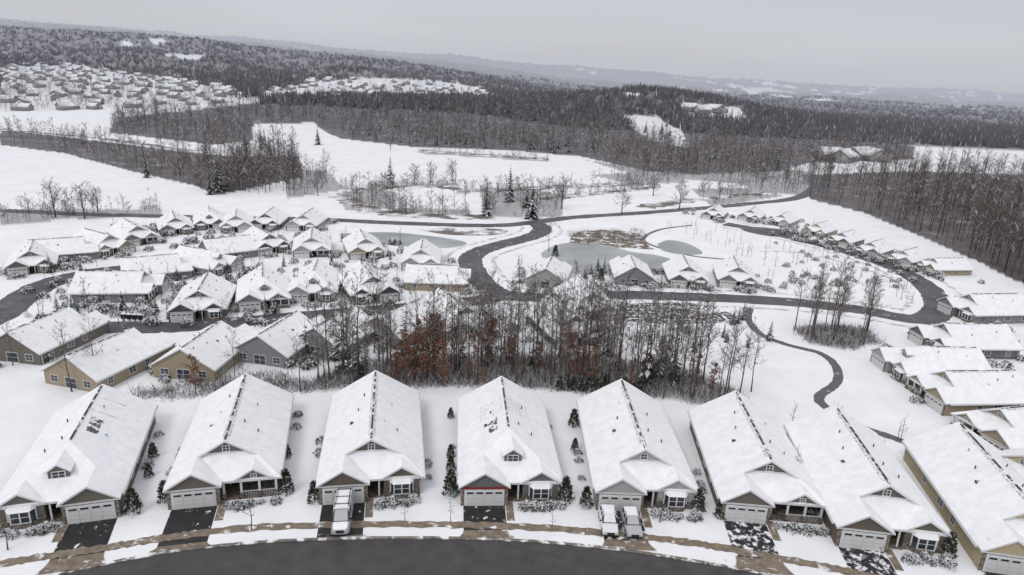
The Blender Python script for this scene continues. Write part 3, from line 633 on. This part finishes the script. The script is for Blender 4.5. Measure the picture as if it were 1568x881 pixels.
def vehicle(name,loc,yaw,paint,kind='suv'):
    e=bpy.data.objects.new(name,None); sc.collection.objects.link(e); e.location=tuple(loc); e.rotation_euler=(0,0,rad(yaw))
    bd=MB(); 
    if kind=='suv':
        loft(bd,[(-2.35,.75,.7,.42,.82),(-2.2,.9,.82,.33,.98),(-1.3,.95,.88,.3,1.08),(-.9,.95,.9,.3,1.12),(2.1,.95,.9,.3,1.12),(2.35,.85,.8,.4,1.0)],0,1)
        cab=[(-1.05,.86,.84,1.08,1.12),(-.35,.86,.72,1.08,1.66),(.2,.86,.74,1.08,1.72),(1.6,.86,.72,1.08,1.70),(2.15,.85,.7,1.08,1.25)]
        wy=(-1.45,1.4)
    else:
        loft(bd,[(-2.8,.8,.75,.5,1.1),(-2.65,.97,.9,.42,1.25),(-1.7,1.0,.93,.4,1.38),(2.9,1.0,.95,.4,1.38),(3.0,.98,.93,.5,1.3)],0,1)
        cab=[(-1.75,.93,.9,1.34,1.4),(-1.0,.93,.82,1.34,2.25),(-.5,.95,.86,1.34,2.5),(2.85,.95,.88,1.34,2.5),(2.95,.93,.86,1.34,2.3)]
        wy=(-1.9,1.9)
    gb=MB(); loft(gb,cab,0,1)
    rf=MB(); ys=cab[1][0]+.05; ye=cab[-2][0]; zt=cab[2][4]; w=cab[2][2]
    rf.slab([(-w,ys+.1,zt-.05),(w,ys+.1,zt-.05),(w*1.0,ye,zt+.01),(-w*1.0,ye,zt+.01)],.07,1,0)
    rf.slab([(-w*.8,ys+.2,zt+.05),(w*.8,ys+.2,zt+.05),(w*.8,ye-.1,zt+.09),(-w*.8,ye-.1,zt+.09)],.06,1,1)
    for yy in ((ys,),(.55,),(ye,)) if kind=='suv' else ((ys,),(-.1,)):
        for sg in (-1,1): rf.box(sg*.84-.06,sg*.84+.06,yy[0]-.05,yy[0]+.07,cab[0][3],zt-.1,0)
    if kind!='suv':
        for sg in (-1,1): rf.box(min(sg*.9,sg*.97),max(sg*.9,sg*.97),0,2.9,1.3,2.3,0)
        for yy in (-.2,1.2,2.6): rf.box(-.85,.85,yy,yy+.06,2.62,2.68,2)
        for sg in (-.7,.7): rf.box(sg-.03,sg+.03,-.4,2.8,2.69,2.74,2)
    wh=MB()
    for sg in (-1,1):
        for yy in wy: wh.cyl((sg*.95-.13 if sg>0 else -.97,yy,.36),.36,.36,.16,16,0,'x'); wh.cyl((sg*.95+.04 if sg>0 else -.985,yy,.36),.2,.2,.015,10,1,'x')
    li=MB()
    f0=-2.36 if kind=='suv' else -2.81; r0=2.36 if kind=='suv' else 3.01; zl=.68 if kind=='suv' else .85
    for sg in (-1,1): li.box(sg*.62-.16,sg*.62+.16,f0-.03,f0+.2,zl,zl+.16,0); li.box(sg*.75-.1,sg*.75+.1,r0-.15,r0+.02,zl,zl+.3,1); li.box(sg*1.05-.1,sg*1.05+.1,cab[1][0]-.35,cab[1][0]-.2,cab[0][3]-.05,cab[0][3]+.12,2)
    li.box(-.42,.42,f0-.02,f0+.1,zl-.2,zl+.1,2); li.box(-.8,.8,f0-.05,f0+.15,.36,.5,2)
    for nme,bb,mats in (("body",bd,[paint,SNOW if kind!='suv' else paint]),("windows",gb,[GLASS,paint]),("roof",rf,[paint,SNOW,BLK]),("wheels",wh,[TYRE,CARS]),("lights",li,[LAMPG,REDL,BLK])): put(nme,bb.mesh(nme,mats),parent=e)
vehicle("parked_car",g1(931,805),0,CARW); vehicle("parked_car",g1(966,808),2,CARS)
vehicle("utility_van",g1(525,800),8,CARS,'van'); vehicle("parked_car",g1(1040,474),80,CARW)
e=bpy.data.objects.new("mailbox_bank",None); sc.collection.objects.link(e); e.location=g1(190,492)
b=MB()
for i in range(4):
    b.box(i*1.1-.4,i*1.1+.4,-.25,.25,.5,1.5,0); b.box(i*1.1-.08,i*1.1+.08,-.08,.08,0,.5,0); b.box(i*1.1-.45,i*1.1+.45,-.3,.3,1.503,1.6,1)
put("boxes",b.mesh("boxes",[BLK,SNOW]),parent=e)
e=bpy.data.objects.new("yard_fence",None); sc.collection.objects.link(e); b=MB(); P0=g1(1035,508); P1=g1(1100,506); dx=(P1-P0)
for i in range(14):
    p=P0+dx*(i/13); b.box(p.x-.07,p.x+.07,p.y-.07,p.y+.07,0,1.3)
put("posts",b.mesh("posts",[FASC]),parent=e); b=MB()
for z in (.4,.8,1.15): b.box(P0.x,P1.x,min(P0.y,P1.y)-.02,min(P0.y,P1.y)+.02,z,z+.12)
put("rails",b.mesh("rails",[FASC]),parent=e)
# ------------------------------------------------------------------ sky and sun
w=bpy.data.worlds.new("World"); sc.world=w; w.use_nodes=True; N=w.node_tree.nodes; L=w.node_tree.links
bg=N["Background"]; bg.inputs[1].default_value=.1
EL,AZ=rad(48),rad(215)
sk=N.new("ShaderNodeTexSky"); sk.sky_type='NISHITA'; sk.sun_disc=False; sk.sun_elevation=EL; sk.sun_rotation=AZ; sk.dust_density=3
tc=N.new("ShaderNodeTexCoord"); sp=N.new("ShaderNodeSeparateXYZ"); L.new(tc.outputs["Generated"],sp.inputs[0])
mr=N.new("ShaderNodeMapRange"); mr.inputs[1].default_value=0; mr.inputs[2].default_value=.8; L.new(sp.outputs[2],mr.inputs[0])
mx=N.new("ShaderNodeMix"); mx.data_type='RGBA'; L.new(mr.outputs[0],mx.inputs[0]); mx.inputs[6].default_value=(5.7,5.8,6.3,1); mx.inputs[7].default_value=(8.9,8.9,9.2,1)
mp=N.new("ShaderNodeMapping"); mp.inputs["Scale"].default_value=(1.2,1.2,9); L.new(tc.outputs["Generated"],mp.inputs[0])
nz=N.new("ShaderNodeTexNoise"); nz.inputs["Scale"].default_value=1.6; nz.inputs["Detail"].default_value=5; L.new(mp.outputs[0],nz.inputs["Vector"])
nr_=N.new("ShaderNodeMapRange"); nr_.inputs[1].default_value=.3; nr_.inputs[2].default_value=.7; nr_.inputs[3].default_value=.95; nr_.inputs[4].default_value=1.07; L.new(nz.outputs[0],nr_.inputs[0])
ml=N.new("ShaderNodeVectorMath"); ml.operation='SCALE'; L.new(mx.outputs[2],ml.inputs[0]); L.new(nr_.outputs[0],ml.inputs["Scale"])
m2=N.new("ShaderNodeMix"); m2.data_type='RGBA'; m2.inputs[0].default_value=.93; L.new(sk.outputs[0],m2.inputs[6]); L.new(ml.outputs[0],m2.inputs[7]); L.new(m2.outputs[2],bg.inputs[0])
sd=bpy.data.lights.new("sun",'SUN'); sd.energy=.95; sd.angle=rad(22); sd.color=(1,.97,.93); so=bpy.data.objects.new("sun",sd); sc.collection.objects.link(so)
dv=Vector((math.sin(AZ)*math.cos(EL),math.cos(AZ)*math.cos(EL),math.sin(EL))); so.rotation_euler=dv.to_track_quat('Z','Y').to_euler()
sc.view_settings.view_transform='Standard'; sc.view_settings.look='None'; sc.view_settings.exposure=0
print("objects",len(bpy.data.objects))
